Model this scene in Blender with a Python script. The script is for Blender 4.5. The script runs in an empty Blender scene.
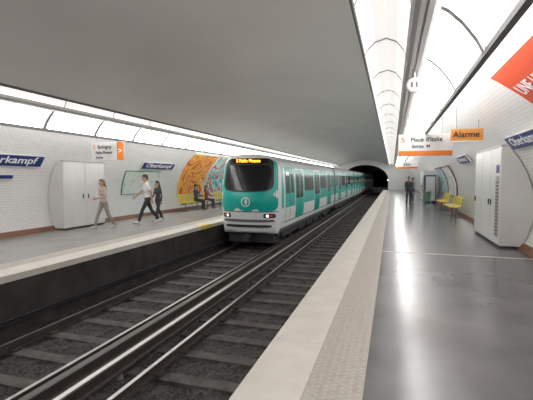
import bpy, bmesh, math, random
import numpy as np
from mathutils import Vector, Matrix
random.seed(4)
scn=bpy.context.scene
C=-3.77; A=7.0; B=3.7; ZC=1.0
YB=-12.0; YE=60.0
# ---------------------------------------------------------------- materials
def mat(name,col,rough=0.5,metal=0.0,var=0.0,scale=4.0,emit=0.0,bump=0.0,bscale=60,spec=0.5,coat=0.0):
    m=bpy.data.materials.new(name); m.use_nodes=True
    nt=m.node_tree; b=nt.nodes['Principled BSDF']
    b.inputs['Base Color'].default_value=(*col,1); b.inputs['Roughness'].default_value=rough
    b.inputs['Metallic'].default_value=metal
    b.inputs['Specular IOR Level'].default_value=spec
    b.inputs['Coat Weight'].default_value=coat
    tc=nt.nodes.new('ShaderNodeTexCoord')
    if var>0:
        n=nt.nodes.new('ShaderNodeTexNoise'); n.inputs['Scale'].default_value=scale; n.inputs['Detail'].default_value=6
        r=nt.nodes.new('ShaderNodeValToRGB')
        r.color_ramp.elements[0].position=0.3; r.color_ramp.elements[1].position=0.7
        r.color_ramp.elements[0].color=(*[c*(1-var) for c in col],1)
        r.color_ramp.elements[1].color=(*[min(1,c*(1+var)) for c in col],1)
        nt.links.new(tc.outputs['Object'],n.inputs['Vector']); nt.links.new(n.outputs['Fac'],r.inputs['Fac'])
        nt.links.new(r.outputs['Color'],b.inputs['Base Color'])
    if bump>0:
        n2=nt.nodes.new('ShaderNodeTexNoise'); n2.inputs['Scale'].default_value=bscale; n2.inputs['Detail'].default_value=4
        bp=nt.nodes.new('ShaderNodeBump'); bp.inputs['Strength'].default_value=bump; bp.inputs['Distance'].default_value=0.02
        nt.links.new(tc.outputs['Object'],n2.inputs['Vector']); nt.links.new(n2.outputs['Fac'],bp.inputs['Height'])
        nt.links.new(bp.outputs['Normal'],b.inputs['Normal'])
    if emit>0:
        b.inputs['Emission Color'].default_value=(*col,1); b.inputs['Emission Strength'].default_value=emit
    return m
def tile_mat(name,c1,c2,mortar):
    m=mat(name,c1,0.22); nt=m.node_tree; b=nt.nodes['Principled BSDF']
    uv=nt.nodes.new('ShaderNodeUVMap'); uv.uv_map='UVMap'
    br=nt.nodes.new('ShaderNodeTexBrick')
    br.inputs['Scale'].default_value=1; br.inputs['Brick Width'].default_value=0.16; br.inputs['Row Height'].default_value=0.08
    br.inputs['Mortar Size'].default_value=0.0035; br.inputs['Mortar Smooth'].default_value=0.3
    br.inputs['Color1'].default_value=(*c1,1); br.inputs['Color2'].default_value=(*c2,1); br.inputs['Mortar'].default_value=(*mortar,1)
    nt.links.new(uv.outputs['UV'],br.inputs['Vector']); nt.links.new(br.outputs['Color'],b.inputs['Base Color'])
    bp=nt.nodes.new('ShaderNodeBump'); bp.inputs['Strength'].default_value=0.25; bp.inputs['Distance'].default_value=0.004; bp.invert=True
    nt.links.new(br.outputs['Fac'],bp.inputs['Height']); nt.links.new(bp.outputs['Normal'],b.inputs['Normal'])
    return m
def poster_mat(name,cols,scale=1.2,dist=3.0):
    m=mat(name,cols[0],0.35); nt=m.node_tree; b=nt.nodes['Principled BSDF']
    tc=nt.nodes.new('ShaderNodeTexCoord')
    n=nt.nodes.new('ShaderNodeTexNoise'); n.inputs['Scale'].default_value=scale; n.inputs['Detail'].default_value=1.5; n.inputs['Distortion'].default_value=dist
    r=nt.nodes.new('ShaderNodeValToRGB'); r.color_ramp.interpolation='CONSTANT'
    el=r.color_ramp.elements
    while len(el)<len(cols): el.new(0.5)
    for i,c in enumerate(cols):
        el[i].position=0.0 if i==0 else 0.34+0.32*(i-1)/max(1,len(cols)-2); el[i].color=(*c,1)
    nt.links.new(tc.outputs['Object'],n.inputs['Vector']); nt.links.new(n.outputs['Fac'],r.inputs['Fac']); nt.links.new(r.outputs['Color'],b.inputs['Base Color'])
    return m
M={}
M['tile']=tile_mat('white_ceramic_tile',(0.80,0.79,0.78),(0.76,0.755,0.75),(0.50,0.49,0.49))
M['ceil']=mat('painted_ceiling',(0.74,0.715,0.69),0.34,var=0.06,scale=0.45,bump=0.05,bscale=3)
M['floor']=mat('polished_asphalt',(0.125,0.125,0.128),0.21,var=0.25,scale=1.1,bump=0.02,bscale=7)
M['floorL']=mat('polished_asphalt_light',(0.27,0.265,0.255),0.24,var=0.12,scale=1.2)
M['edge']=mat('concrete_edge',(0.60,0.565,0.51),0.5,var=0.07,scale=3)
M['tact']=mat('tactile_paving',(0.38,0.35,0.31),0.55,var=0.12,scale=14)
M['dots']=mat('tactile_dots',(0.46,0.43,0.385),0.5)
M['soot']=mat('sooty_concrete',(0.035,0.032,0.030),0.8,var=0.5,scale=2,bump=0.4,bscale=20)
M['ballast']=mat('ballast',(0.046,0.043,0.041),0.9,var=0.85,scale=22,bump=1.0,bscale=30)
M['sleeper']=mat('sleeper_wood',(0.068,0.061,0.056),0.75,var=0.5,scale=6)
M['rail']=mat('rail_steel_side',(0.045,0.036,0.031),0.6,var=0.3,scale=10)
M['railtop']=mat('rail_polished_top',(0.42,0.41,0.40),0.35,metal=0.8)
M['third']=mat('third_rail_top',(0.10,0.095,0.09),0.5,metal=0.2)
M['third2']=mat('third_rail_bright_top',(0.6,0.59,0.57),0.4,metal=0.5)
M['dark']=mat('dark_grey_paint',(0.03,0.03,0.032),0.6)
M['black']=mat('black_glass',(0.012,0.013,0.016),0.16,spec=0.4)
M['white']=mat('white_enamel',(0.76,0.76,0.75),0.35,var=0.03)
M['offw']=mat('offwhite_paint',(0.72,0.71,0.69),0.45,var=0.04,scale=2)
M['grey']=mat('grey_metal',(0.42,0.41,0.40),0.42,metal=0.2)
M['dgrey']=mat('mid_grey_metal',(0.14,0.14,0.14),0.5)
M['lamp']=mat('lamp_diffuser',(1.0,0.985,0.965),0.5,emit=7.6)
M['refl_glow']=mat('glow_reflector',(0.92,0.91,0.89),0.5,emit=0.65)  # reflector glows by itself, standing in for tube light falling on it
M['blue']=mat('station_name_blue',(0.012,0.03,0.16),0.35)
M['orange']=mat('line_orange',(0.85,0.22,0.03),0.45)
M['amber']=mat('alarm_orange',(0.75,0.30,0.06),0.45)
M['red']=mat('poster_red_orange',(0.66,0.085,0.03),0.45)
M['jade']=mat('jade_green_paint',(0.005,0.40,0.34),0.32)
M['trainw']=mat('train_white_paint',(0.76,0.79,0.78),0.3)
M['roof']=mat('train_roof_grey',(0.50,0.54,0.54),0.45)
M['glass']=mat('train_window_glass',(0.06,0.045,0.04),0.12,spec=0.4)
M['led']=mat('amber_led',(1.0,0.42,0.03),0.5,emit=2.5)
M['headl']=mat('headlight',(1.0,0.97,0.9),0.3,emit=1.2)
M['tunl']=mat('tunnel_lamp',(1.0,0.9,0.75),0.3,emit=8)
M['yellow']=mat('yellow_plastic',(0.72,0.56,0.03),0.35)
M['brown']=mat('brown_plinth',(0.20,0.085,0.045),0.5,var=0.2)
M['txtw']=mat('text_white',(0.85,0.85,0.85),0.5)
M['txtk']=mat('text_black',(0.02,0.02,0.02),0.5)
M['green']=mat('poster_green',(0.16,0.28,0.18),0.5)
M['pmap']=poster_mat('map_poster',[(0.68,0.70,0.67),(0.68,0.70,0.67),(0.68,0.70,0.67),(0.5,0.58,0.5),(0.66,0.68,0.66)],5,0.5)
M['pA']=poster_mat('orange_artwork',[(0.75,0.6,0.35),(0.85,0.25,0.03),(0.9,0.45,0.05),(0.55,0.07,0.02),(0.85,0.35,0.05)],0.8,4)
M['pB']=poster_mat('teal_artwork',[(0.02,0.25,0.4),(0.03,0.45,0.55),(0.5,0.7,0.7),(0.6,0.1,0.05),(0.05,0.35,0.5)],0.8,3)
M['pC']=poster_mat('pale_artwork',[(0.7,0.7,0.68),(0.6,0.65,0.7),(0.75,0.74,0.7),(0.3,0.3,0.35),(0.7,0.7,0.68)],0.9,2)
M['tunnel']=mat('tunnel_soot',(0.02,0.019,0.018),0.95)  # even near-black lining colour
# ---------------------------------------------------------------- mesh builder
class MB:
    def __init__(s,name): s.name=name; s.v=[]; s.f=[]; s.mi=[]; s.mats=[]; s.sm=[]
    def m(s,mt):
        if mt not in s.mats: s.mats.append(mt)
        return s.mats.index(mt)
    def add(s,vs,fs,mt,smooth=False):
        o=len(s.v); i=s.m(mt); s.v+= [tuple(v) for v in vs]
        for f in fs: s.f.append([o+a for a in f]); s.mi.append(i); s.sm.append(smooth)
    def box(s,x0,x1,y0,y1,z0,z1,mt):
        vs=[(x0,y0,z0),(x1,y0,z0),(x1,y1,z0),(x0,y1,z0),(x0,y0,z1),(x1,y0,z1),(x1,y1,z1),(x0,y1,z1)]
        s.add(vs,[(0,3,2,1),(4,5,6,7),(0,1,5,4),(1,2,6,5),(2,3,7,6),(3,0,4,7)],mt)
    def obox(s,o,U,V,N,u0,u1,v0,v1,n0,n1,mt):
        o=Vector(o);vs=[]
        for n in (n0,n1):
            for (u,v) in ((u0,v0),(u1,v0),(u1,v1),(u0,v1)): vs.append(o+U*u+V*v+N*n)
        s.add(vs,[(0,3,2,1),(4,5,6,7),(0,1,5,4),(1,2,6,5),(2,3,7,6),(3,0,4,7)],mt)
    def cyl(s,p0,p1,r0,r1,mt,n=12,smooth=True):
        p0=Vector(p0);p1=Vector(p1);d=(p1-p0).normalized()
        a=d.orthogonal().normalized();b=d.cross(a);vs=[]
        for p,r in((p0,r0),(p1,r1)):
            for i in range(n):
                t=2*math.pi*i/n; vs.append(p+a*(r*math.cos(t))+b*(r*math.sin(t)))
        s.add(vs,[(i,(i+1)%n,n+(i+1)%n,n+i) for i in range(n)],mt,smooth)
        s.add(vs,[list(range(n))[::-1],list(range(n,2*n))],mt)
    def prism(s,prof,y0,y1,mt,caps=True,smooth=False):
        n=len(prof); vs=[(x,y0,z) for x,z in prof]+[(x,y1,z) for x,z in prof]
        s.add(vs,[(i,(i+1)%n,n+(i+1)%n,n+i) for i in range(n)],mt,smooth)
        if caps: s.add(vs,[list(range(n))[::-1],list(range(n,2*n))],mt)
    def sheet(s,prof,y0,y1,mt,smooth=True):
        n=len(prof); vs=[(x,y0,z) for x,z in prof]+[(x,y1,z) for x,z in prof]
        s.add(vs,[(i,i+1,n+i+1,n+i) for i in range(n-1)],mt,smooth)
    def build(s,parent=None,bevel=0.0,norm=True):
        me=bpy.data.meshes.new(s.name); me.from_pydata(s.v,[],s.f)
        for m in s.mats: me.materials.append(m)
        me.polygons.foreach_set('material_index',s.mi); me.polygons.foreach_set('use_smooth',s.sm)
        if norm:
            bm=bmesh.new(); bm.from_mesh(me); bmesh.ops.recalc_face_normals(bm,faces=bm.faces); bm.to_mesh(me); bm.free()
        me.update()
        o=bpy.data.objects.new(s.name,me); scn.collection.objects.link(o)
        if parent: o.parent=parent
        if bevel>0:
            b=o.modifiers.new('bevel','BEVEL'); b.width=bevel; b.segments=2; b.limit_method='ANGLE'
        return o
def empty(name,loc=(0,0,0)):
    e=bpy.data.objects.new(name,None); e.empty_display_size=0.2; scn.collection.objects.link(e); return e
def text(name,body,size,o,U,V,N,mt,parent,align='CENTER',ext=0.002,sx=1.0):
    cu=bpy.data.curves.new(name,'FONT'); cu.body=body; cu.size=size; cu.align_x=align; cu.align_y='CENTER'; cu.extrude=ext; cu.offset=size*0.012
    ob=bpy.data.objects.new(name,cu); scn.collection.objects.link(ob); cu.materials.append(mt)
    R=Matrix((U*sx,V,N)).transposed().to_4x4(); ob.matrix_world=Matrix.Translation(Vector(o))@R
    if parent: ob.parent=parent
    return ob
def vp(s,z,off=0.0):
    t=math.asin((z-ZC)/B); return ell(s,t,off)
def ell(s,t,off=0.0):
    nx=math.cos(t)/A; nz=math.sin(t)/B; l=math.hypot(nx,nz)
    return C+s*(A*math.cos(t)-off*nx/l), ZC+B*math.sin(t)-off*nz/l
def vframe(s,z):
    t=math.asin((z-ZC)/B); V=Vector((-s*A*math.sin(t),0,B*math.cos(t))).normalized()
    U=Vector((0,-s,0)); N=U.cross(V).normalized(); return U,V,N
# ---------------------------------------------------------------- vault shell
T0=math.asin((0-ZC)/B); tc_=math.acos(3.5/A)
def vault_sheet(name,t0,t1,s,mt,n=24):
    ts=[t0+(t1-t0)*i/n for i in range(n+1)]
    pts=[(C+s*A*math.cos(t),ZC+B*math.sin(t)) for t in ts]
    arc=[0]
    for i in range(n): arc.append(arc[-1]+math.hypot(pts[i+1][0]-pts[i][0],pts[i+1][1]-pts[i][1]))
    me=bpy.data.meshes.new(name); vs=[];fs=[];uvs=[]
    for y in (YB,YE):
        for p in pts: vs.append((p[0],y,p[1]))
    m=n+1
    for i in range(n):
        fs.append((i,i+1,m+i+1,m+i)); uvs+=[(YB,arc[i]),(YB,arc[i+1]),(YE,arc[i+1]),(YE,arc[i])]
    me.from_pydata(vs,[],fs); me.materials.append(mt)
    uvl=me.uv_layers.new(name='UVMap')
    for i,u in enumerate(uvs): uvl.data[i].uv=u
    for p in me.polygons: p.use_smooth=True
    o=bpy.data.objects.new(name,me); scn.collection.objects.link(o); return o
vault_sheet('wall_right',T0,tc_,1,M['tile'])
vault_sheet('wall_left',T0,tc_,-1,M['tile'])
CA=5.0; CB=3.35; CE=3.33
cz=lambda u: 1.0+CB*math.sqrt(1-(u/CA)**2)
cp=[(C-3.5,ZC+B*math.sqrt(1-(3.5/A)**2))]+[(C+(-CE+2*CE*i/48),cz(-CE+2*CE*i/48)) for i in range(49)]+[(C+3.5,ZC+B*math.sqrt(1-(3.5/A)**2))]
mb=MB('ceiling'); mb.sheet(cp[1:-1],YB,YE,M['ceil']); mb.sheet(cp[:2],YB,YE,M['ceil']); mb.sheet(cp[-2:],YB,YE,M['ceil']); mb.build(norm=False)
ZLIP=cz(CE)
TW=3.25; TZ=1.5; TB=2.1
def tunpt(f):
    if f<0.2: return (C+TW, f/0.2*TZ)
    if f>0.8: return (C-TW,(1-f)/0.2*TZ)
    t=(f-0.2)/0.6*math.pi; return (C+TW*math.cos(t),TZ+TB*math.sin(t))
n=60; vs=[];fs=[]
for i in range(n+1):
    f=i/n; t=T0+(math.pi-2*T0)*f
    vs.append((C+A*math.cos(t),YE,ZC+B*math.sin(t))); p=tunpt(f); vs.append((p[0],YE,p[1]))
for i in range(n): fs.append((2*i,2*i+1,2*i+3,2*i+2))
mb=MB('wall_end'); mb.add(vs,fs,M['white'])
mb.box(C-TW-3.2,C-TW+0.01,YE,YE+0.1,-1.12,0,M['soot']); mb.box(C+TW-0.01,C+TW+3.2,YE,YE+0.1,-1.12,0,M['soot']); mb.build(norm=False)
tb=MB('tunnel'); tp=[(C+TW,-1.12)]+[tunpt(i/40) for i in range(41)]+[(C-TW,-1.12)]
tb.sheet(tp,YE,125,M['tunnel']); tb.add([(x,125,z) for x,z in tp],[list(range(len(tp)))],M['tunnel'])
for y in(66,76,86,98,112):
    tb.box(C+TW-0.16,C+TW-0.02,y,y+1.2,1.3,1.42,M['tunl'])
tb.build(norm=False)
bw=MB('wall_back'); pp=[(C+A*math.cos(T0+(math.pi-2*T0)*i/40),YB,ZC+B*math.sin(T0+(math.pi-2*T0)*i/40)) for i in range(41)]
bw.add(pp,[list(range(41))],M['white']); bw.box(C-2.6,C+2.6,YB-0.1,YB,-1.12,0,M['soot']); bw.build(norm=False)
# ---------------------------------------------------------------- platforms
XR=C+2.6; XL=C-2.6; WR=vp(1,0)[0]; WL=vp(-1,0)[0]
def platform(side):
    s=1 if side=='right' else -1
    X=lambda d: C+s*d
    def bx(mb,a,b,y0,y1,z0,z1,m): mb.box(min(X(a),X(b)),max(X(a),X(b)),y0,y1,z0,z1,m)
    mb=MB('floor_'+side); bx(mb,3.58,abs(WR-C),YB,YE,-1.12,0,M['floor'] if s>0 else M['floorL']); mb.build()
    mb=MB('platform_edge_'+side)
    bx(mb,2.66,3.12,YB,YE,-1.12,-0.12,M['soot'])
    y=YB
    while y<YE:
        bx(mb,2.60,3.12,y+0.003,min(y+1.997,YE),-0.12,0.0,M['edge']); y+=2
    mb.build()
    mb=MB('tactile_strip_'+side); bx(mb,3.12,3.58,YB,YE,-1.12,0.0,M['tact'])
    y=1.5 if s>0 else 4
    while y<(22 if s>0 else 24):
        for j in range(7):
            cx=X(3.12+0.035+j*0.065); cy=y+(0.0325 if j%2 else 0)
            r=0.018; vs=[(cx+r*math.cos(k*math.pi/3),cy+r*math.sin(k*math.pi/3),0.0) for k in range(6)]+[(cx+0.6*r*math.cos(k*math.pi/3),cy+0.6*r*math.sin(k*math.pi/3),0.005) for k in range(6)]
            mb.add(vs,[(k,(k+1)%6,6+(k+1)%6,6+k) for k in range(6)]+[tuple(range(6,12))],M['dots'])
        y+=0.065
    mb.build(norm=False)
    mb=MB('baseboard_'+side)
    p0=vp(s,0.0);p1=vp(s,0.14)
    mb.prism([(p0[0]-s*0.01,0),(p0[0]-s*0.07,0),(p1[0]-s*0.05,0.14),(p1[0]-s*0.0,0.14)],YB,YE,M['brown']); mb.build()
platform('right'); platform('left')
mb=MB('floor_glint_1'); mb.box(-0.19,WR-0.08,9.55,9.62,0.0,0.003,M['edge']); mb.build()  # thin pale strip laid on the floor as a painted specular light line
mb=MB('platform_marker_plate'); mb.box(XL+0.001,XL+0.016,12.7,13.5,-0.12,-0.02,M['yellow']); mb.box(XL-0.25,XL+0.001,12.7,13.5,0.0,0.006,M['yellow']); mb.build()
# ---------------------------------------------------------------- track bed
ZB=-1.12; ZR=-0.95
nx=46; ny=480
mb=MB('track_ballast'); vs=[]
y0,y1=YB,YE+20
for j in range(ny+1):
    y=y0+(y1-y0)*(j/ny)
    for i in range(nx+1):
        x=C-2.64+5.28*i/nx
        vs.append((x,y,ZB-0.01+random.uniform(-0.03,0.05)))
fs=[(j*(nx+1)+i,j*(nx+1)+i+1,(j+1)*(nx+1)+i+1,(j+1)*(nx+1)+i) for j in range(ny) for i in range(nx)]
mb.add(vs,fs,M['ballast']); mb.build(norm=False)
TCL=-5.1; TCR=-2.44
for nm,tcx in(('railway_track',TCL),('railway_track',TCR)):
    mb=MB(nm)
    y=YB+0.2
    while y<YE+15:
        w0=random.uniform(-0.04,0.04); dz=random.uniform(-0.012,0.004)
        mb.box(tcx-1.1+w0,tcx+1.1+w0,y,y+0.22,ZB-0.06,ZR-0.128+dz,M['sleeper'])
        for g in(-0.75,0.75): mb.box(tcx+g-0.14,tcx+g+0.14,y+0.03,y+0.19,ZR-0.14,ZR-0.10,M['rail'])
        y+=0.75
    for g in(-0.75,0.75):
        x=tcx+g
        mb.prism([(x-0.07,ZR-0.13),(x+0.07,ZR-0.13),(x+0.065,ZR-0.115),(x+0.012,ZR-0.1),(x+0.012,ZR-0.035),(x+0.035,ZR-0.025),(x+0.035,ZR-0.002),(x-0.035,ZR-0.002),(x-0.035,ZR-0.025),(x-0.012,ZR-0.035),(x-0.012,ZR-0.1),(x-0.065,ZR-0.115)],YB,YE+40,M['rail'])
        mb.box(x-0.027,x+0.027,YB,YE+40,ZR-0.003,ZR,M['railtop'])
    mb.build()
for x in(-3.98,-3.62):
    mb=MB('third_rail')
    mb.prism([(x-0.06,ZR-0.08),(x+0.06,ZR-0.08),(x+0.06,ZR-0.05),(x+0.03,ZR-0.03),(x+0.03,ZR+0.06),(x+0.065,ZR+0.08),(x+0.065,ZR+0.12),(x-0.065,ZR+0.12),(x-0.065,ZR+0.08),(x-0.03,ZR+0.06),(x-0.03,ZR-0.03),(x-0.06,ZR-0.05)],YB,YE+30,M['rail'])
    if x<-3.8: mb.box(x-0.05,x+0.05,YB,YE+30,ZR+0.12,ZR+0.124,M['third'])
    else: mb.box(x-0.035,x+0.035,YB,YE+30,ZR+0.12,ZR+0.124,M['third2'])
    y=YB+1
    while y<YE: mb.cyl((x,y,ZB-0.04),(x,y,ZR-0.08),0.07,0.05,M['dgrey'],8); y+=2.6
    mb.build()
mb=MB('cable_trough'); mb.box(XL+0.02,XL+0.16,YB,YE,ZB+0.31,ZB+0.34,M['dark']); mb.cyl((XL+0.09,YB,ZB+0.37),(XL+0.09,YE,ZB+0.37),0.03,0.03,M['dark'],8)
y=YB+1
while y<YE: mb.box(XL-0.059,XL+0.13,y,y+0.04,ZB+0.27,ZB+0.31,M['dark']); y+=2
mb.build()
# ---------------------------------------------------------------- lighting bandeau
def bandeau(s):
    P=lambda u,z:(C+s*u,z)
    mb=MB('platform_light_fixture')
    ya,yb=YB+0.2,YE-0.5
    refl=[(3.35,ZLIP+0.0),(3.40,3.60),(3.50,3.70),(3.66,3.74),(3.80,3.68),(3.9,3.55),(3.94,3.43)]
    out=[(u+0.0,z+0.02) for u,z in refl]
    mb.prism([P(*q) for q in refl]+[P(*q) for q in out[::-1]],ya,yb,M['refl_glow'],smooth=False)
    mb.prism([P(3.335,ZLIP-0.05),P(3.36,ZLIP-0.05),P(3.36,ZLIP+0.02),P(3.335,ZLIP+0.02)],ya,yb,M['dgrey'])
    duct=[(3.92,3.43),(3.92,3.37),(3.95,3.335),(4.0,3.32),(4.045,3.32),(4.05,3.345),(4.07,3.345),(4.075,3.32),(4.13,3.32),(4.18,3.335),(4.2,3.37),(4.2,3.43)]
    mb.prism([P(*q) for q in duct],ya,yb,M['grey'])
    pan=[(4.205,3.42),(4.29,3.37),(4.42,3.24),(4.55,3.06),(4.62,2.92)]
    y=ya
    while y<yb-1.7:
        mb.prism([P(*q) for q in pan]+[P(u+0.015,z+0.012) for u,z in pan[::-1]],y+0.06,y+1.74,M['lamp'])
        rib=[(u-0.02,z-0.02) for u,z in pan]+[(u+0.03,z+0.03) for u,z in pan[::-1]]
        mb.prism([P(*q) for q in rib],y-0.05,y+0.05,M['grey'])
        rib=[(u,z-0.015) for u,z in refl]+[(u,z+0.03) for u,z in refl[::-1]]
        mb.prism([P(*q) for q in rib],y-0.015,y+0.015,M['grey'])
        mb.cyl((C+s*4.1,y,3.42),(C+s*4.1,y,ZC+B*math.sqrt(1-(4.1/A)**2)-0.005),0.015,0.015,M['grey'],6)
        y+=1.8
    mb.prism([P(4.60,2.88),P(4.66,2.88),P(4.66,2.95),P(4.60,2.95)],ya,yb,M['dgrey'])
    return mb.build()
bandeau(1); bandeau(-1)
mb=MB('wall_conduit'); px,pz=ell(1,math.acos(5.05/A),0.04); mb.cyl((px,YB+0.1,pz),(px,YE-0.1,pz),0.025,0.025,M['offw'],8); mb.build()
# ---------------------------------------------------------------- signs
Xv=Vector((1,0,0));Yv=Vector((0,1,0));Zv=Vector((0,0,1))
def wall_sign(name,s,z,yc,w,h,txt=True):
    x,zz=vp(s,z,0.06); U,V,N=vframe(s,z); o=Vector((x,yc,zz))
    mb=MB('panel'); e=empty(name)
    mb.obox(o,U,V,N,-w/2,w/2,-h/2,h/2,-0.03,0.02,M['white']); mb.obox(o,U,V,N,-w/2+0.02,w/2-0.02,-h/2+0.02,h/2-0.02,0.02,0.026,M['blue'])
    for a in(-w/3,w/3): mb.obox(o,U,V,N,a-0.03,a+0.03,-0.03,0.03,-0.055,-0.03,M['grey'])
    mb.build(e)
    if txt: text('lettering','Oberkampf',h*0.80,o+N*0.03+V*0.02,U,V,N,M['txtw'],e,sx=0.87*w/(h*0.80*5.05))
wall_sign('station_name_sign',-1,2.24,8.55,2.45,0.40)
wall_sign('station_name_sign',-1,2.28,16.2,2.6,0.36)
wall_sign('station_name_sign',1,2.52,9.35,2.3,0.36)
wall_sign('station_name_sign',1,2.45,17.2,2.3,0.36)
wall_sign('station_name_sign',-1,2.3,32,2.3,0.36)
wall_sign('direction_plate',-1,1.76,8.0,1.9,0.15,False)
def hang_sign(name,x,y,z,w,h,body,side):
    e=empty(name); mb=MB('panel')
    mb.box(x-w/2,x+w/2,y-0.04,y+0.04,z-h/2,z+h/2,M['white'])
    if side=='R': mb.box(x+w/2-0.26,x+w/2-0.01,y-0.046,y+0.046,z-h/2+0.01,z+h/2-0.01,M['orange'])
    if side=='B': mb.box(x-w/2+0.01,x+w/2-0.01,y-0.046,y+0.046,z-h/2+0.01,z-h/2+0.14,M['orange'])
    for a in(-w*0.3,w*0.3): 
        u=abs(x+a-C); zt=ZC+B*math.sqrt(1-(u/A)**2)
        mb.cyl((x+a,y,z+h/2-0.01),(x+a,y,zt-0.005),0.016,0.016,M['grey'],8)
    mb.build(e,bevel=0.008)
    for i,(b,sz,dx,dz,mt) in enumerate(body): text('lettering_%d'%(i+1),b,sz,(x+dx,y-0.05,z+dz),Xv,Zv,-Yv,mt,e)
hang_sign('direction_sign',-8.88,11.0,2.57,1.28,0.60,[('5',0.2,-0.5,0.14,M['orange']),('Bobigny',0.17,-0.1,0.14,M['txtk']),('Pablo Picasso',0.12,-0.13,-0.04,M['txtk']),('Sortie',0.11,-0.3,-0.2,M['blue']),('>',0.26,0.5,0.0,M['txtw'])],'R')
hang_sign('direction_sign',0.83,11.6,2.58,1.36,0.58,[('5',0.2,-0.56,0.14,M['orange']),('Place d\'Italie',0.16,0.03,0.15,M['txtk']),('Sortie  M',0.12,-0.1,-0.03,M['blue'])],'B')
hang_sign('direction_sign',1.0,30,2.6,1.4,0.5,[('Sortie',0.2,0,0.05,M['blue'])],'B')
e=empty('alarm_sign'); mb=MB('panel'); x,y,z=1.73,10.9,2.74
mb.box(x-0.36,x+0.36,y-0.05,y+0.05,z-0.16,z+0.16,M['amber']); mb.box(x-0.36,x+0.36,y-0.055,y+0.055,z-0.16,z-0.13,M['txtw'])
for a in(-0.25,0.25): mb.cyl((x+a,y,z+0.15),(x+a,y,ZC+B*math.sqrt(1-((x+a-C)/A)**2)-0.005),0.015,0.015,M['grey'],8)
mb.build(e,bevel=0.01); text('lettering','Alarme',0.2,(x-0.02,y-0.06,z+0.02),Xv,Zv,-Yv,M['txtk'],e)
mb=MB('round_platform_sign'); x,y=0.30,6.6
mb.cyl((x,y-0.03,3.12),(x,y+0.03,3.12),0.115,0.115,M['grey'],28); mb.cyl((x,y-0.036,3.12),(x,y-0.03,3.12),0.10,0.10,M['white'],28)
for dx in(-0.035,0.035): mb.box(x+dx-0.014,x+dx+0.014,y-0.042,y-0.036,3.08,3.16,M['dgrey'])
mb.cyl((x,y,3.22),(x,y,3.335),0.015,0.015,M['grey'],8); mb.build()
# ---------------------------------------------------------------- curved posters
def poster(name,s,z0,z1,y0,y1,mt,frame,fw=0.07,extra=None):
    e=empty(name); n=14
    def sh(nm,z0,z1,y0,y1,mt,off,th):
        t0=math.asin((z0-ZC)/B); t1=math.asin((z1-ZC)/B)
        pr=[ell(s,t0+(t1-t0)*i/n,off) for i in range(n+1)]+[ell(s,t1-(t1-t0)*i/n,off-th) for i in range(n+1)]
        mb=MB(nm); mb.prism(pr,y0,y1,mt); return mb.build(e)
    sh('frame',z0-fw,z1+fw,y0-fw,y1+fw,frame,0.05,0.045)
    sh('print',z0,z1,y0,y1,mt,0.058,0.01)
    if extra: extra(e,s)
    return e
poster('advertising_poster',-1,0.8,2.95,18.6,21.6,M['pA'],M['offw'])
poster('advertising_poster',-1,0.8,2.95,21.9,24.9,M['pB'],M['offw'])
poster('advertising_poster',-1,0.8,2.95,34,38,M['pC'],M['offw'])
poster('network_map_poster',-1,1.02,1.98,14.1,16.6,M['pmap'],M['green'],0.03)
def une(e,s):
    for i,(b,z,y,sz) in enumerate((('UNE HISTOIRE',3.13,7.35,0.30),('DE FAMILLE',2.82,7.35,0.30))):
        U,V,N=vframe(s,z); x,zz=vp(s,z,0.075); text('lettering_%d'%(i+1),b,sz,(x,y,zz),U,V,N,M['txtw'],e,align='LEFT')
poster('red_poster',1,2.45,3.40,4.0,7.55,M['red'],M['white'],0.05,une)
poster('advertising_poster',1,0.75,2.3,22.5,25.5,M['pC'],M['brown'],0.06)
poster('advertising_poster',1,0.75,2.3,26,29,M['pB'],M['brown'],0.06)
# ---------------------------------------------------------------- wall cabinets
def cabinet(name,s,xf,y0,y1,h,doors=2,sign=False):
    mb=MB(name)
    k=8
    prof=[(xf,0.06),(xf,h)]
    for i in range(k+1):
        z=h-(h-0.06)*i/k; p=vp(s,z,0.02); prof.append((p[0] if (p[0]-xf)*s>0.02 else xf+s*0.02,z))
    mb.prism(prof,y0,y1,M['offw'])
    mb.prism([(xf+s*0.04,0),(xf+s*0.3,0),(xf+s*0.3,0.06),(xf+s*0.04,0.06)],y0+0.05,y1-0.05,M['dark'])
    w=(y1-y0)/doors
    a,b=sorted((xf-s*0.015,xf))
    for d in range(doors):
        mb.box(a,b,y0+d*w+0.015,y0+(d+1)*w-0.015,0.10,h-0.05,M['white'])
        yy=y0+(d+1)*w-0.12 if d%2==0 else y0+d*w+0.12
        a2,b2=sorted((xf-s*0.04,xf-s*0.015)); mb.box(a2,b2,yy-0.015,yy+0.015,1.0,1.15,M['dark'])
    a,b=sorted((xf-s*0.03,xf+s*0.1)); mb.box(a,b,y0-0.02,y1+0.02,h,h+0.03,M['grey'])
    if sign:
        a,b=sorted((xf-s*0.025,xf-s*0.015))
        mb.box(a,b,y0+0.12,y0+0.42,0.25,1.75,M['grey'])
        for i in range(16): mb.box(a-0.004,b,y0+0.14,y0+0.40,0.30+i*0.085,0.33+i*0.085,M['brown'])
        mb.box(a,b,y0+0.14,y0+0.40,1.82,2.02,M['blue'])
    return mb.build()
cabinet('equipment_cabinet',1,2.50,10.85,13.9,2.46,3,True)
cabinet('equipment_cabinet',-1,-10.12,10.35,12.3,2.24,2)
cabinet('equipment_cabinet',1,2.2,31,34.5,2.2,3)
cabinet('equipment_cabinet',-1,-9.9,28,31,2.2,2)
mb=MB('vending_machine'); mb.box(2.15,2.85,29.3,30.5,0,1.9,M['blue']); mb.box(2.12,2.15,29.4,30.4,0.7,1.8,M['black']); mb.box(2.12,2.15,29.4,30.4,0.2,0.55,M['dgrey']); mb.box(2.2,2.8,29.27,29.3,0.15,1.8,M['offw']); mb.build(bevel=0.02)
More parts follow.
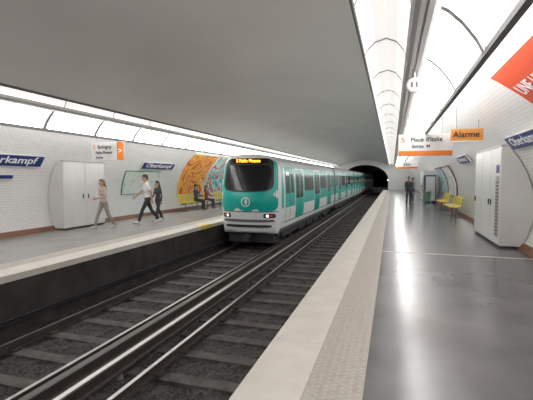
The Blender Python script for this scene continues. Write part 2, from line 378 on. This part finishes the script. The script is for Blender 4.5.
# ---------------------------------------------------------------- seats
def bench(s,xw,y0,nseat,sp=0.62):
    e=empty('platform_seat_row'); mb=MB('seats')
    prof=[(0.10,0.88),(0.13,0.80),(0.17,0.62),(0.20,0.50),(0.27,0.45),(0.42,0.435),(0.55,0.455),(0.60,0.44)]
    for i in range(nseat):
        yc=y0+i*sp; W=6; vs=[];
        for th in(0,0.018):
            for (d,z) in prof:
                for j in range(W+1):
                    v=(j/W-0.5)*2; hw=0.235*(1-0.12*max(0,(z-0.6)/0.28)); up=0.03*abs(v)**3
                    dd=d+(up if z>0.5 else 0); zz=z+(up if z<=0.5 else 0)
                    vs.append((xw-s*(dd-(th if z>0.5 else 0)),yc+v*hw,zz-(th if z<=0.5 else 0)))
        L=len(prof)*(W+1);fs=[]
        for k in range(2):
            for a in range(len(prof)-1):
                for j in range(W):
                    q=k*L+a*(W+1)+j; fs.append((q,q+1,q+W+2,q+W+1))
        for a in range(len(prof)-1):
            for j in(0,W):
                q=a*(W+1)+j; fs.append((q,q+W+1,L+q+W+1,L+q))
        for a in(0,len(prof)-1):
            for j in range(W):
                q=a*(W+1)+j; fs.append((q,q+1,L+q+1,L+q))
        mb.add(vs,fs,M['yellow'],True)
    mb.build(e)
    fb=MB('frame'); xa=xw-s*0.34
    fb.cyl((xa,y0-0.3,0.38),(xa,y0+(nseat-1)*sp+0.3,0.38),0.03,0.03,M['dgrey'])
    for i in range(nseat):
        yy=y0+i*sp; fb.cyl((xa,yy,0.38),(xa,yy,0.42),0.04,0.04,M['dgrey'])
        if i%2==0:
            fb.cyl((xa,yy+0.2,0),(xa,yy+0.2,0.38),0.025,0.025,M['dgrey']); fb.box(xa-0.2,xa+0.2,yy+0.16,yy+0.24,0,0.02,M['dgrey'])
    fb.build(e)
bench(-1,-10.25,17.8,5); bench(-1,-10.25,22.0,5); bench(1,2.98,18.6,4); bench(1,2.98,22.4,4)
mb=MB('litter_bin'); x,y=2.3,26.5
mb.cyl((x,y,0),(x,y,1.0),0.02,0.02,M['grey']); mb.cyl((x-0.2,y,0.25),(x-0.2,y,0.85),0.14,0.19,M['green'],16); mb.cyl((x-0.2,y,0.85),(x-0.2,y,0.89),0.21,0.21,M['grey'],16); mb.cyl((x,y,0),(x,y,0.02),0.15,0.15,M['grey'],16); mb.box(x-0.06,x,y-0.02,y+0.02,0.6,0.64,M['grey']); mb.build()
# ---------------------------------------------------------------- train
train=empty('metro_train')
half=[(1.06,-0.38),(1.13,-0.20),(1.17,0.05),(1.195,0.35),(1.2,0.55),(1.2,0.9),(1.185,1.4),(1.155,1.85),(1.12,2.13),(1.05,2.32),(0.88,2.46),(0.55,2.56),(0.2,2.6)]
segm=[M['dgrey'],M['trainw'],M['trainw'],M['trainw'],M['jade'],M['jade'],M['jade'],M['jade'],M['trainw'],M['roof'],M['roof'],M['roof']]
full=half+[(-u,z) for u,z in half[::-1]]; fm=segm+[M['roof']]+segm[::-1]+[M['dark']]
def us(z):
    for (u0,z0),(u1,z1) in zip(half,half[1:]):
        if z0<=z<=z1: return u0+(u1-u0)*(z-z0)/(z1-z0)
    return 1.0
def side_panel(mb,s,y0,y1,z0,z1,mt,off):
    n=6; pr=[]
    for i in range(n+1):
        z=z0+(z1-z0)*i/n; pr.append((TCL+s*(us(z)+off),z))
    pr2=[(x-s*0.02,z) for x,z in pr[::-1]]
    mb.prism(pr+pr2,y0,y1,mt)
YN=13.72
def Yf(u,z):
    q=abs(u)/1.2
    return YN+0.22*q**2+0.38*q**6+0.22*max(0,z-1.0)+0.35*max(0,z-2.15)**1.5+0.16*max(0,0.8-z)
def car(k,y0,y1,front):
    mb=MB('car_body'); n=len(full)
    ys=[(Yf(u,z) if front else y0) for u,z in full]
    vs=[(TCL+u,ys[i],z) for i,(u,z) in enumerate(full)]+[(TCL+u,y1,z) for u,z in full]
    for i in range(n): mb.add([vs[i],vs[(i+1)%n],vs[n+(i+1)%n],vs[n+i]],[(0,1,2,3)],fm[i],False)
    mb.add(vs[n:],[tuple(range(n))],M['dark'])
    if front:
        cz_=1.1; R=20; rr=[]
        for r in range(R+1):
            q=1-(r/R)**1.0
            ring=[]
            for i in range(n):
                for sub in range(3):
                    a=full[i];b=full[(i+1)%n]; uu=a[0]+(b[0]-a[0])*sub/3; zz=a[1]+(b[1]-a[1])*sub/3
                    u=uu*q; z=cz_+(zz-cz_)*q; ring.append((TCL+u,Yf(u,z) if q<1 else (ys[i]+(ys[(i+1)%n]-ys[i])*sub/3),z))
            rr.append(ring)
        m=3*n; allv=[v for ring in rr for v in ring]
        fs=[(r*m+i,r*m+(i+1)%m,(r+1)*m+(i+1)%m,(r+1)*m+i) for r in range(R) for i in range(m)]
        mb.add(allv,fs,M['trainw'],True)
    else: mb.add(vs[:n],[tuple(range(n))],M['dark'])
    mb.build(train,norm=False)
    sd=MB('doors_and_windows')
    L=y1-y0; doors=[y0+ (3.7 if front else 2.6)+i*(L-(6.3 if front else 5.2))/2 for i in range(3)]
    for s in(1,-1):
        for d in doors:
            side_panel(sd,s,d-0.90,d+0.90,0.0,2.12,M['trainw'],0.004)
            side_panel(sd,s,d-0.80,d+0.80,0.02,2.06,M['jade'],0.010)
            side_panel(sd,s,d-0.008,d+0.008,0.02,2.06,M['dark'],0.016)
            for c in(-0.4,0.4): side_panel(sd,s,d+c-0.27,d+c+0.27,0.85,1.88,M['glass'],0.016)
        ed=[y0+(2.15 if front else 0.35)]+[x for d in doors for x in(d-1.12,d+1.12)]+[y1-0.35]
        for a,b in zip(ed[::2],ed[1::2]):
            if b-a<0.4: continue
            mid=(a+b)/2
            if b-a>1.6:
                side_panel(sd,s,a,mid-0.04,1.10,1.88,M['glass'],0.008); side_panel(sd,s,mid+0.04,b,1.10,1.88,M['glass'],0.008)
            else: side_panel(sd,s,a,b,1.10,1.88,M['glass'],0.008)
        if front:
            side_panel(sd,s,y0+0.98,y0+1.18,0.02,2.12,M['trainw'],0.005)
            side_panel(sd,s,y0+1.24,y0+1.26,0.0,2.1,M['dark'],0.006); side_panel(sd,s,y0+1.94,y0+1.96,0.0,2.1,M['dark'],0.006); side_panel(sd,s,y0+1.36,y0+1.84,1.1,1.92,M['glass'],0.012)
        side_panel(sd,s,((1.1 if front else 0.05)+y0),y1-0.02,-0.02,0.02,M['dgrey'],0.006)
    sd.build(train)
    bg=MB('bogies_and_underframe')
    bg.box(TCL-0.95,TCL+0.95,y0+(0.9 if front else 0.3),y1-0.3,-0.55,-0.36,M['dark'])
    for yc in(y0+2.7,y1-2.6):
        for s in(-1,1):
            bg.box(TCL+s*0.95-0.06,TCL+s*0.95+0.06,yc-1.3,yc+1.3,-0.62,-0.45,M['dark'])
            for a in(-0.95,0.95): bg.cyl((TCL+s*0.80,yc+a,ZR+0.42),(TCL+s*0.70,yc+a,ZR+0.42),0.41,0.42,M['rail'],20)
        for a in(-0.95,0.95): bg.cyl((TCL-0.9,yc+a,ZR+0.42),(TCL+0.9,yc+a,ZR+0.42),0.07,0.07,M['dark'],10)
    for j in range(3): bg.box(TCL-0.9,TCL+0.9,y0+4.8+j*1.9,y0+6.3+j*1.9,-0.75,-0.5,M['dark'])
    bg.build(train)
y=YN
for k in range(5):
    car(k,y,y+15,k==0)
    if k<4:
        g=MB('gangway'); g.box(TCL-0.85,TCL+0.85,y+14.95,y+15.5,-0.1,2.3,M['dark']); g.build(train)
    y+=15.45
fp=MB('cab_front')
def patch(cu,cz,hw,hh,mt,off,ex=5,tap=0.0,N=64,R=14,bow=0.0):
    rings=[]
    for r in range(R):
        q=1-r/R
        for i in range(N):
            t=2*math.pi*i/N; c=math.cos(t);s_=math.sin(t)
            a=math.copysign(abs(c)**(2/ex),c);b=math.copysign(abs(s_)**(2/ex),s_)
            u=cu+a*hw*q*(1-tap*b); z=cz+b*hh*q+bow*(u*u); rings.append((TCL+u,Yf(u,z)-off,z))
    rings.append((TCL+cu,Yf(cu,cz)-off,cz)); last=len(rings)-1
    fs=[(r*N+i,r*N+(i+1)%N,(r+1)*N+(i+1)%N,(r+1)*N+i) for r in range(R-1) for i in range(N)]
    fs+=[((R-1)*N+i,(R-1)*N+(i+1)%N,last) for i in range(N)]
    fp.add(rings,fs,mt,True)
patch(0,1.42,1.10,0.97,M['jade'],0.012,8,0.035)
patch(0,1.80,0.965,0.62,M['dark'],0.022,6,0.04,bow=0.05)
patch(0,1.70,0.90,0.47,M['black'],0.030,6,0.03,bow=0.05)
patch(0,2.33,0.74,0.10,M['black'],0.030,7,0.02)
patch(0,0.46,1.12,0.018,M['dgrey'],0.014,8)
patch(0,0.12,1.0,0.05,M['dgrey'],0.012,6)
for u in(-0.84,0.84):
    patch(u,0.31,0.2,0.085,M['dark'],0.022,5,N=32,R=6); patch(u*0.93,0.31,0.055,0.055,M['headl'],0.03,2,N=20,R=4); patch(u*1.08,0.31,0.045,0.045,M['red'],0.03,2,N=20,R=4)
patch(0,0.82,0.18,0.18,M['trainw'],0.022,2,N=32,R=5); patch(0,0.82,0.135,0.135,M['jade'],0.03,2,N=32,R=5); patch(0.02,0.82,0.05,0.1,M['trainw'],0.036,2,N=24,R=4)
patch(0,-0.08,0.9,0.05,M['dark'],0.012,6)
fp.cyl((TCL-0.1,Yf(0.1,1.25)-0.05,1.25),(TCL-0.45,Yf(0.45,1.95)-0.05,1.95),0.012,0.012,M['dark'],6)
fp.cyl((TCL,YN+0.5,-0.5),(TCL,YN-0.05,-0.5),0.12,0.14,M['dark'],12)
fp.box(TCL-0.9,TCL+0.9,YN+0.6,YN+1.1,-0.75,-0.3,M['dark'])
fp.build(train,norm=False)
text('destination_display','5 Pablo Picasso',0.17,(TCL,Yf(0,2.33)-0.02,2.33),Xv,Zv,-Yv,M['led'],train,ext=0.04,sx=0.9)
# ---------------------------------------------------------------- people
def rotz(p,a): c,s=math.cos(a),math.sin(a); return np.array([c*p[0]-s*p[1],s*p[0]+c*p[1],p[2]])
def person(name,loc,heading,H,female,pose,cols,hair='short',voxel=0.0065):
    k=H/1.75; prims=[]
    lean=math.radians(pose.get('lean',3))
    hipz=0.92
    def cap(a,b,r0,r1,l): prims.append(('c',np.array(a,float),np.array(b,float),r0,r1,l))
    def eli(c,r,l): prims.append(('e',np.array(c,float),np.array(r,float),None,None,l))
    lz=[]
    for i,s in enumerate((-1,1)):
        a,kn,ft=pose['leg'][i]; a=math.radians(a); kn=math.radians(kn); ft=math.radians(ft)
        hip=np.array([s*0.088,0,hipz]); d=np.array([s*0.02,math.sin(a),-math.cos(a)]); knee=hip+d*0.43
        d2=np.array([0,math.sin(a-kn),-math.cos(a-kn)]); ank=knee+d2*0.41
        fd=np.array([s*0.12,math.cos(ft),math.sin(ft)]); up=np.array([0,-math.sin(ft),math.cos(ft)])
        heel=ank-up*0.045-fd*0.035; toe=heel+fd*0.18-up*0.012
        cap(hip+[0,0,-0.02],knee,0.088+ (0.004 if female else 0),0.058,'pants')
        cap(knee,knee+(ank-knee)*0.35,0.058,0.058,'pants'); cap(knee+(ank-knee)*0.35,ank+ (knee-ank)*0.08,0.058,0.045 if not female else 0.05,'pants')
        cap(ank+(knee-ank)*0.1,ank,0.036,0.036,'skin')
        cap(heel,toe,0.038,0.034,'shoe'); cap(heel+fd*0.03,heel+fd*0.12+up*0.01,0.04,0.036,'shoe'); cap(toe,toe+fd*0.035,0.034,0.028,'shoe'); cap(ank,heel+fd*0.02,0.04,0.04,'shoe')
        for q in(heel,toe,toe+fd*0.035): lz.append(q[2]-0.036)
    def T(p):
        p=np.array(p,float); z=p[2]-hipz; c,s=math.cos(lean),math.sin(lean)
        return np.array([p[0],p[1]*c+z*s,hipz+z*c-p[1]*s])
    sw=0.155 if female else 0.178
    eli(T([0,-0.01,0.95]),[0.158 if female else 0.15,0.112,0.115],'pants')
    eli(T([0,0,1.06]),[0.128 if female else 0.15,0.10,0.13],'shirt')
    eli(T([0,0.0,0.985]),[0.158,0.118,0.07],'shirt')
    eli(T([0,0,1.24]),[0.142 if female else 0.165,0.108,0.17],'shirt')
    cap(T([0.08,0,1.36]),T([-0.08,0,1.36]),0.088,0.088,'shirt')
    if female:
        for s in(-1,1): eli(T([s*0.065,0.075,1.25]),[0.058,0.055,0.058],'shirt')
    cap(T([-sw+0.02,0,1.41]),T([sw-0.02,0,1.41]),0.055,0.055,'shirt')
    for s in(-1,1): cap(T([s*0.03,-0.01,1.475]),T([s*sw*0.75,-0.005,1.425]),0.035,0.045,'shirt')
    cap(T([0,-0.01,1.42]),T([0,0.012,1.56]),0.052 if female else 0.058,0.048,'skin')
    hc=T([0,0.02,1.635]); ht=math.radians(pose.get('head',0)); Hd=lambda p: hc+rotz(np.array(p,float),ht)
    eli(hc,[0.077,0.095,0.112],'skin')
    eli(Hd([0,0.035,-0.055]),[0.052,0.055,0.058],'skin')
    cap(Hd([0,0.088,0.0]),Hd([0,0.112,-0.03]),0.010,0.013,'skin')
    for s in(-1,1):
        eli(Hd([s*0.078,-0.005,-0.01]),[0.014,0.018,0.028],'skin')
        eli(Hd([s*0.031,0.083,0.004]),[0.015,0.011,0.009],'eye')
        eli(Hd([s*0.031,0.0905,0.004]),[0.006,0.005,0.007],'pupil')
        cap(Hd([s*0.018,0.092,0.024]),Hd([s*0.045,0.08,0.024]),0.005,0.004,'hair')
    cap(Hd([-0.02,0.089,-0.058]),Hd([0.02,0.089,-0.058]),0.007,0.007,'lip')
    eli(Hd([0,-0.014,0.03]),[0.086,0.1,0.094],'hair'); eli(Hd([0,-0.045,-0.01]),[0.074,0.065,0.085],'hair')
    eli(Hd([0,0.035,0.085]),[0.06,0.05,0.035],'hair')
    if hair=='long':
        for s in(-1,0,1): cap(Hd([s*0.05,-0.06+0.02*abs(s),0.0]),T([s*0.07,-0.09,1.40]),0.045,0.035,'hair')
    for i,s in enumerate((-1,1)):
        a,ab,el=pose['arm'][i][:3]; tw=pose['arm'][i][3] if len(pose['arm'][i])>3 else 0
        a,ab,el,tw=map(math.radians,(a,ab,el,tw))
        S=T([s*sw,0,1.40]); d=np.array([s*math.sin(ab),math.sin(a)*math.cos(ab),-math.cos(a)*math.cos(ab)])
        E=S+d*0.285; d2=np.array([s*math.sin(ab)*0.5-s*math.sin(tw),math.sin(a+el),-math.cos(a+el)]); d2/=np.linalg.norm(d2); W=E+d2*0.245
        cap(S,S+d*0.17,0.058 if not female else 0.05,0.054 if not female else 0.046,'shirt')
        lab='shirt' if pose.get('sleeves') else 'skin'
        cap(S,E,0.047 if not female else 0.038,0.038 if not female else 0.032,lab); cap(E,E+d2*0.09,0.038 if not female else 0.032,0.038 if not female else 0.031,lab)
        cap(E+d2*0.09,W,0.036 if not female else 0.030,0.025 if not female else 0.022,lab)
        pn=np.array([-s,0,0.]); pn-=d2*pn.dot(d2); pn/=np.linalg.norm(pn); w=np.cross(d2,pn)*(1 if s>0 else -1)
        if w[1]<0 and abs(w[1])>abs(w[2]): w=-w
        elif abs(w[1])<=abs(w[2]) and w[2]<0: w=-w
        hs=1.0 if not female else 0.9
        for j,(o,L) in enumerate(((0.030,0.070),(0.010,0.080),(-0.010,0.074),(-0.030,0.058))):
            kn_=W+d2*0.085*hs+w*o*hs
            cap(W+d2*0.01+w*o*0.45,kn_,0.013,0.012,'skin')
            dd=d2*0.93+pn*0.30+w*o*2.5; dd/=np.linalg.norm(dd); m_=kn_+dd*L*0.55*hs
            de=d2*0.70+pn*0.70+w*o*2.0; de/=np.linalg.norm(de); cap(kn_,m_,0.0085,0.008,'skin'); cap(m_,m_+de*L*0.45*hs,0.008,0.0068,'skin')
        tb_=W+d2*0.03+w*0.018; t1=tb_+(d2*0.6+w*0.75+pn*0.25)*0.04; cap(tb_,t1,0.012,0.010,'skin'); cap(t1,t1+(d2*0.9+w*0.25+pn*0.3)*0.032,0.0095,0.008,'skin')
    zmin=min(lz)
    bm=bmesh.new()
    for p in prims:
        if p[0]=='e':
            bmesh.ops.create_icosphere(bm,subdivisions=3,radius=1,matrix=Matrix.Translation(Vector(p[1]))@Matrix.Diagonal((*p[2],1)))
        else:
            a=Vector(p[1]);b=Vector(p[2]); sub=2
            bmesh.ops.create_icosphere(bm,subdivisions=sub,radius=p[3],matrix=Matrix.Translation(a)); bmesh.ops.create_icosphere(bm,subdivisions=sub,radius=p[4],matrix=Matrix.Translation(b))
            d=b-a
            if d.length>1e-4:
                q=d.to_track_quat('Z','Y').to_matrix().to_4x4()
                bmesh.ops.create_cone(bm,cap_ends=True,segments=18,radius1=p[3],radius2=p[4],depth=d.length,matrix=Matrix.Translation((a+b)/2)@q)
    me=bpy.data.meshes.new('tmp'); bm.to_mesh(me); bm.free()
    o=bpy.data.objects.new('tmp',me); scn.collection.objects.link(o)
    r=o.modifiers.new('r','REMESH'); r.mode='VOXEL'; r.voxel_size=voxel; r.use_smooth_shade=True
    sm=o.modifiers.new('s','SMOOTH'); sm.factor=0.5; sm.iterations=2
    dg=bpy.context.evaluated_depsgraph_get(); ne=bpy.data.meshes.new_from_object(o.evaluated_get(dg))
    bpy.data.objects.remove(o); bpy.data.meshes.remove(me)
    nv=len(ne.vertices); co=np.empty(nv*3); ne.vertices.foreach_get('co',co); co=co.reshape(-1,3)
    nf=len(ne.polygons); ce=np.empty(nf*3); ne.polygons.foreach_get('center',ce); ce=ce.reshape(-1,3)
    labs=['skin','hair','shirt','pants','shoe','eye','pupil','lip']; best=np.full(nf,1e9); lb=np.zeros(nf,int)
    for p in prims:
        if p[0]=='e': sd=(np.linalg.norm((ce-p[1])/p[2],axis=1)-1)*p[2].min()
        else:
            ab=p[2]-p[1]; L2=max(ab.dot(ab),1e-9); t=np.clip(((ce-p[1])@ab)/L2,0,1); sd=np.linalg.norm(ce-(p[1]+t[:,None]*ab),axis=1)-(p[3]+(p[4]-p[3])*t)
        if p[5] in('pupil',): sd=sd-0.003
        if p[5] in('eye','lip'): sd=sd-0.001
        m=sd<best; best[m]=sd[m]; lb[m]=labs.index(p[5])
    co[:,2]-=zmin; co*=k; c,s=math.cos(heading),math.sin(heading)
    x=co[:,0]*c-co[:,1]*s; y=co[:,0]*s+co[:,1]*c; co[:,0]=x;co[:,1]=y
    ne.vertices.foreach_set('co',co.ravel()); ne.materials.clear()
    for l in labs:
        key='%s_%s'%(l,str(cols.get(l)))
        if key not in M:
            M[key]=mat('figure_'+l,cols.get(l,{'eye':(0.75,0.72,0.7),'pupil':(0.02,0.015,0.01),'lip':(0.42,0.14,0.12)}.get(l,(0.5,0.5,0.5))),0.6 if l!='skin' else 0.5,var=0.08 if l in('shirt','pants') else 0,scale=8)
        ne.materials.append(M[key])
    ne.polygons.foreach_set('material_index',lb.astype(np.int32)); ne.polygons.foreach_set('use_smooth',[True]*nf); ne.update(); ne.name=name
    ob=bpy.data.objects.new(name,ne); ob.location=loc; scn.collection.objects.link(ob); return ob
SK=(0.50,0.30,0.21)
walk={'leg':[(26,8,12),(-20,18,-28)],'arm':[(-22,8,14),(24,8,28)],'lean':4}
walk2={'leg':[(-16,16,-24),(22,6,12)],'arm':[(20,10,60,20),(-16,8,16)],'lean':3}
walk3={'leg':[(16,6,8),(-12,14,-16)],'arm':[(-10,8,14),(14,8,20)],'lean':2,'sleeves':True}
stand={'leg':[(2,3,0),(-2,2,0)],'arm':[(2,7,12),(4,7,20)],'lean':0,'sleeves':True}
stand2={'leg':[(4,5,0),(-3,2,0)],'arm':[(10,8,80,30),(2,7,15)],'lean':1,'sleeves':True}
sit={'leg':[(84,86,0),(80,80,0)],'arm':[(30,6,50,15),(28,6,52,15)],'lean':-4,'sleeves':True}
R_=math.radians
person('walking_woman',(-9.1,11.0,0),R_(165),1.66,True,walk2,{'skin':SK,'hair':(0.20,0.11,0.06),'shirt':(0.55,0.43,0.37),'pants':(0.30,0.27,0.24),'shoe':(0.5,0.48,0.45)},'long')
person('walking_man',(-8.5,12.6,0),R_(135),1.86,False,walk,{'skin':SK,'hair':(0.07,0.045,0.03),'shirt':(0.78,0.78,0.76),'pants':(0.02,0.02,0.025),'shoe':(0.6,0.6,0.6)},'short')
person('walking_teenager',(-8.75,13.7,0),R_(160),1.58,True,walk3,{'skin':SK,'hair':(0.05,0.03,0.02),'shirt':(0.05,0.05,0.06),'pants':(0.03,0.03,0.035),'shoe':(0.5,0.5,0.5)},'long')
person('seated_passenger',(-9.86,19.05,0),R_(-90),1.70,False,sit,{'skin':SK,'hair':(0.04,0.03,0.02),'shirt':(0.04,0.06,0.12),'pants':(0.03,0.03,0.04),'shoe':(0.1,0.1,0.1)},'short',0.009)
person('seated_passenger',(-9.86,20.3,0),R_(-90),1.62,True,sit,{'skin':SK,'hair':(0.1,0.06,0.03),'shirt':(0.35,0.08,0.05),'pants':(0.05,0.06,0.1),'shoe':(0.1,0.1,0.1)},'long',0.009)
person('standing_passenger',(0.95,25.0,0),R_(200),1.78,False,stand,{'skin':SK,'hair':(0.03,0.02,0.02),'shirt':(0.03,0.03,0.035),'pants':(0.03,0.03,0.05),'shoe':(0.05,0.05,0.05)},'short',0.009)
person('standing_passenger',(1.35,29.0,0),R_(120),1.7,False,stand2,{'skin':SK,'hair':(0.03,0.02,0.02),'shirt':(0.25,0.27,0.3),'pants':(0.05,0.06,0.12),'shoe':(0.3,0.3,0.3)},'short',0.009)
# ---------------------------------------------------------------- camera / world
cam=bpy.data.cameras.new('camera'); co=bpy.data.objects.new('camera',cam); scn.collection.objects.link(co)
cam.sensor_width=36; cam.lens=400/533*36; cam.clip_start=0.05; cam.clip_end=400
co.location=(0,0,1.7); co.rotation_euler=(R_(90-3.15),0,R_(17.4)); scn.camera=co
w=bpy.data.worlds.new('world'); scn.world=w; w.use_nodes=True
w.node_tree.nodes['Background'].inputs[0].default_value=(0.02,0.02,0.02,1)
scn.view_settings.view_transform='Standard'; scn.view_settings.exposure=0.0
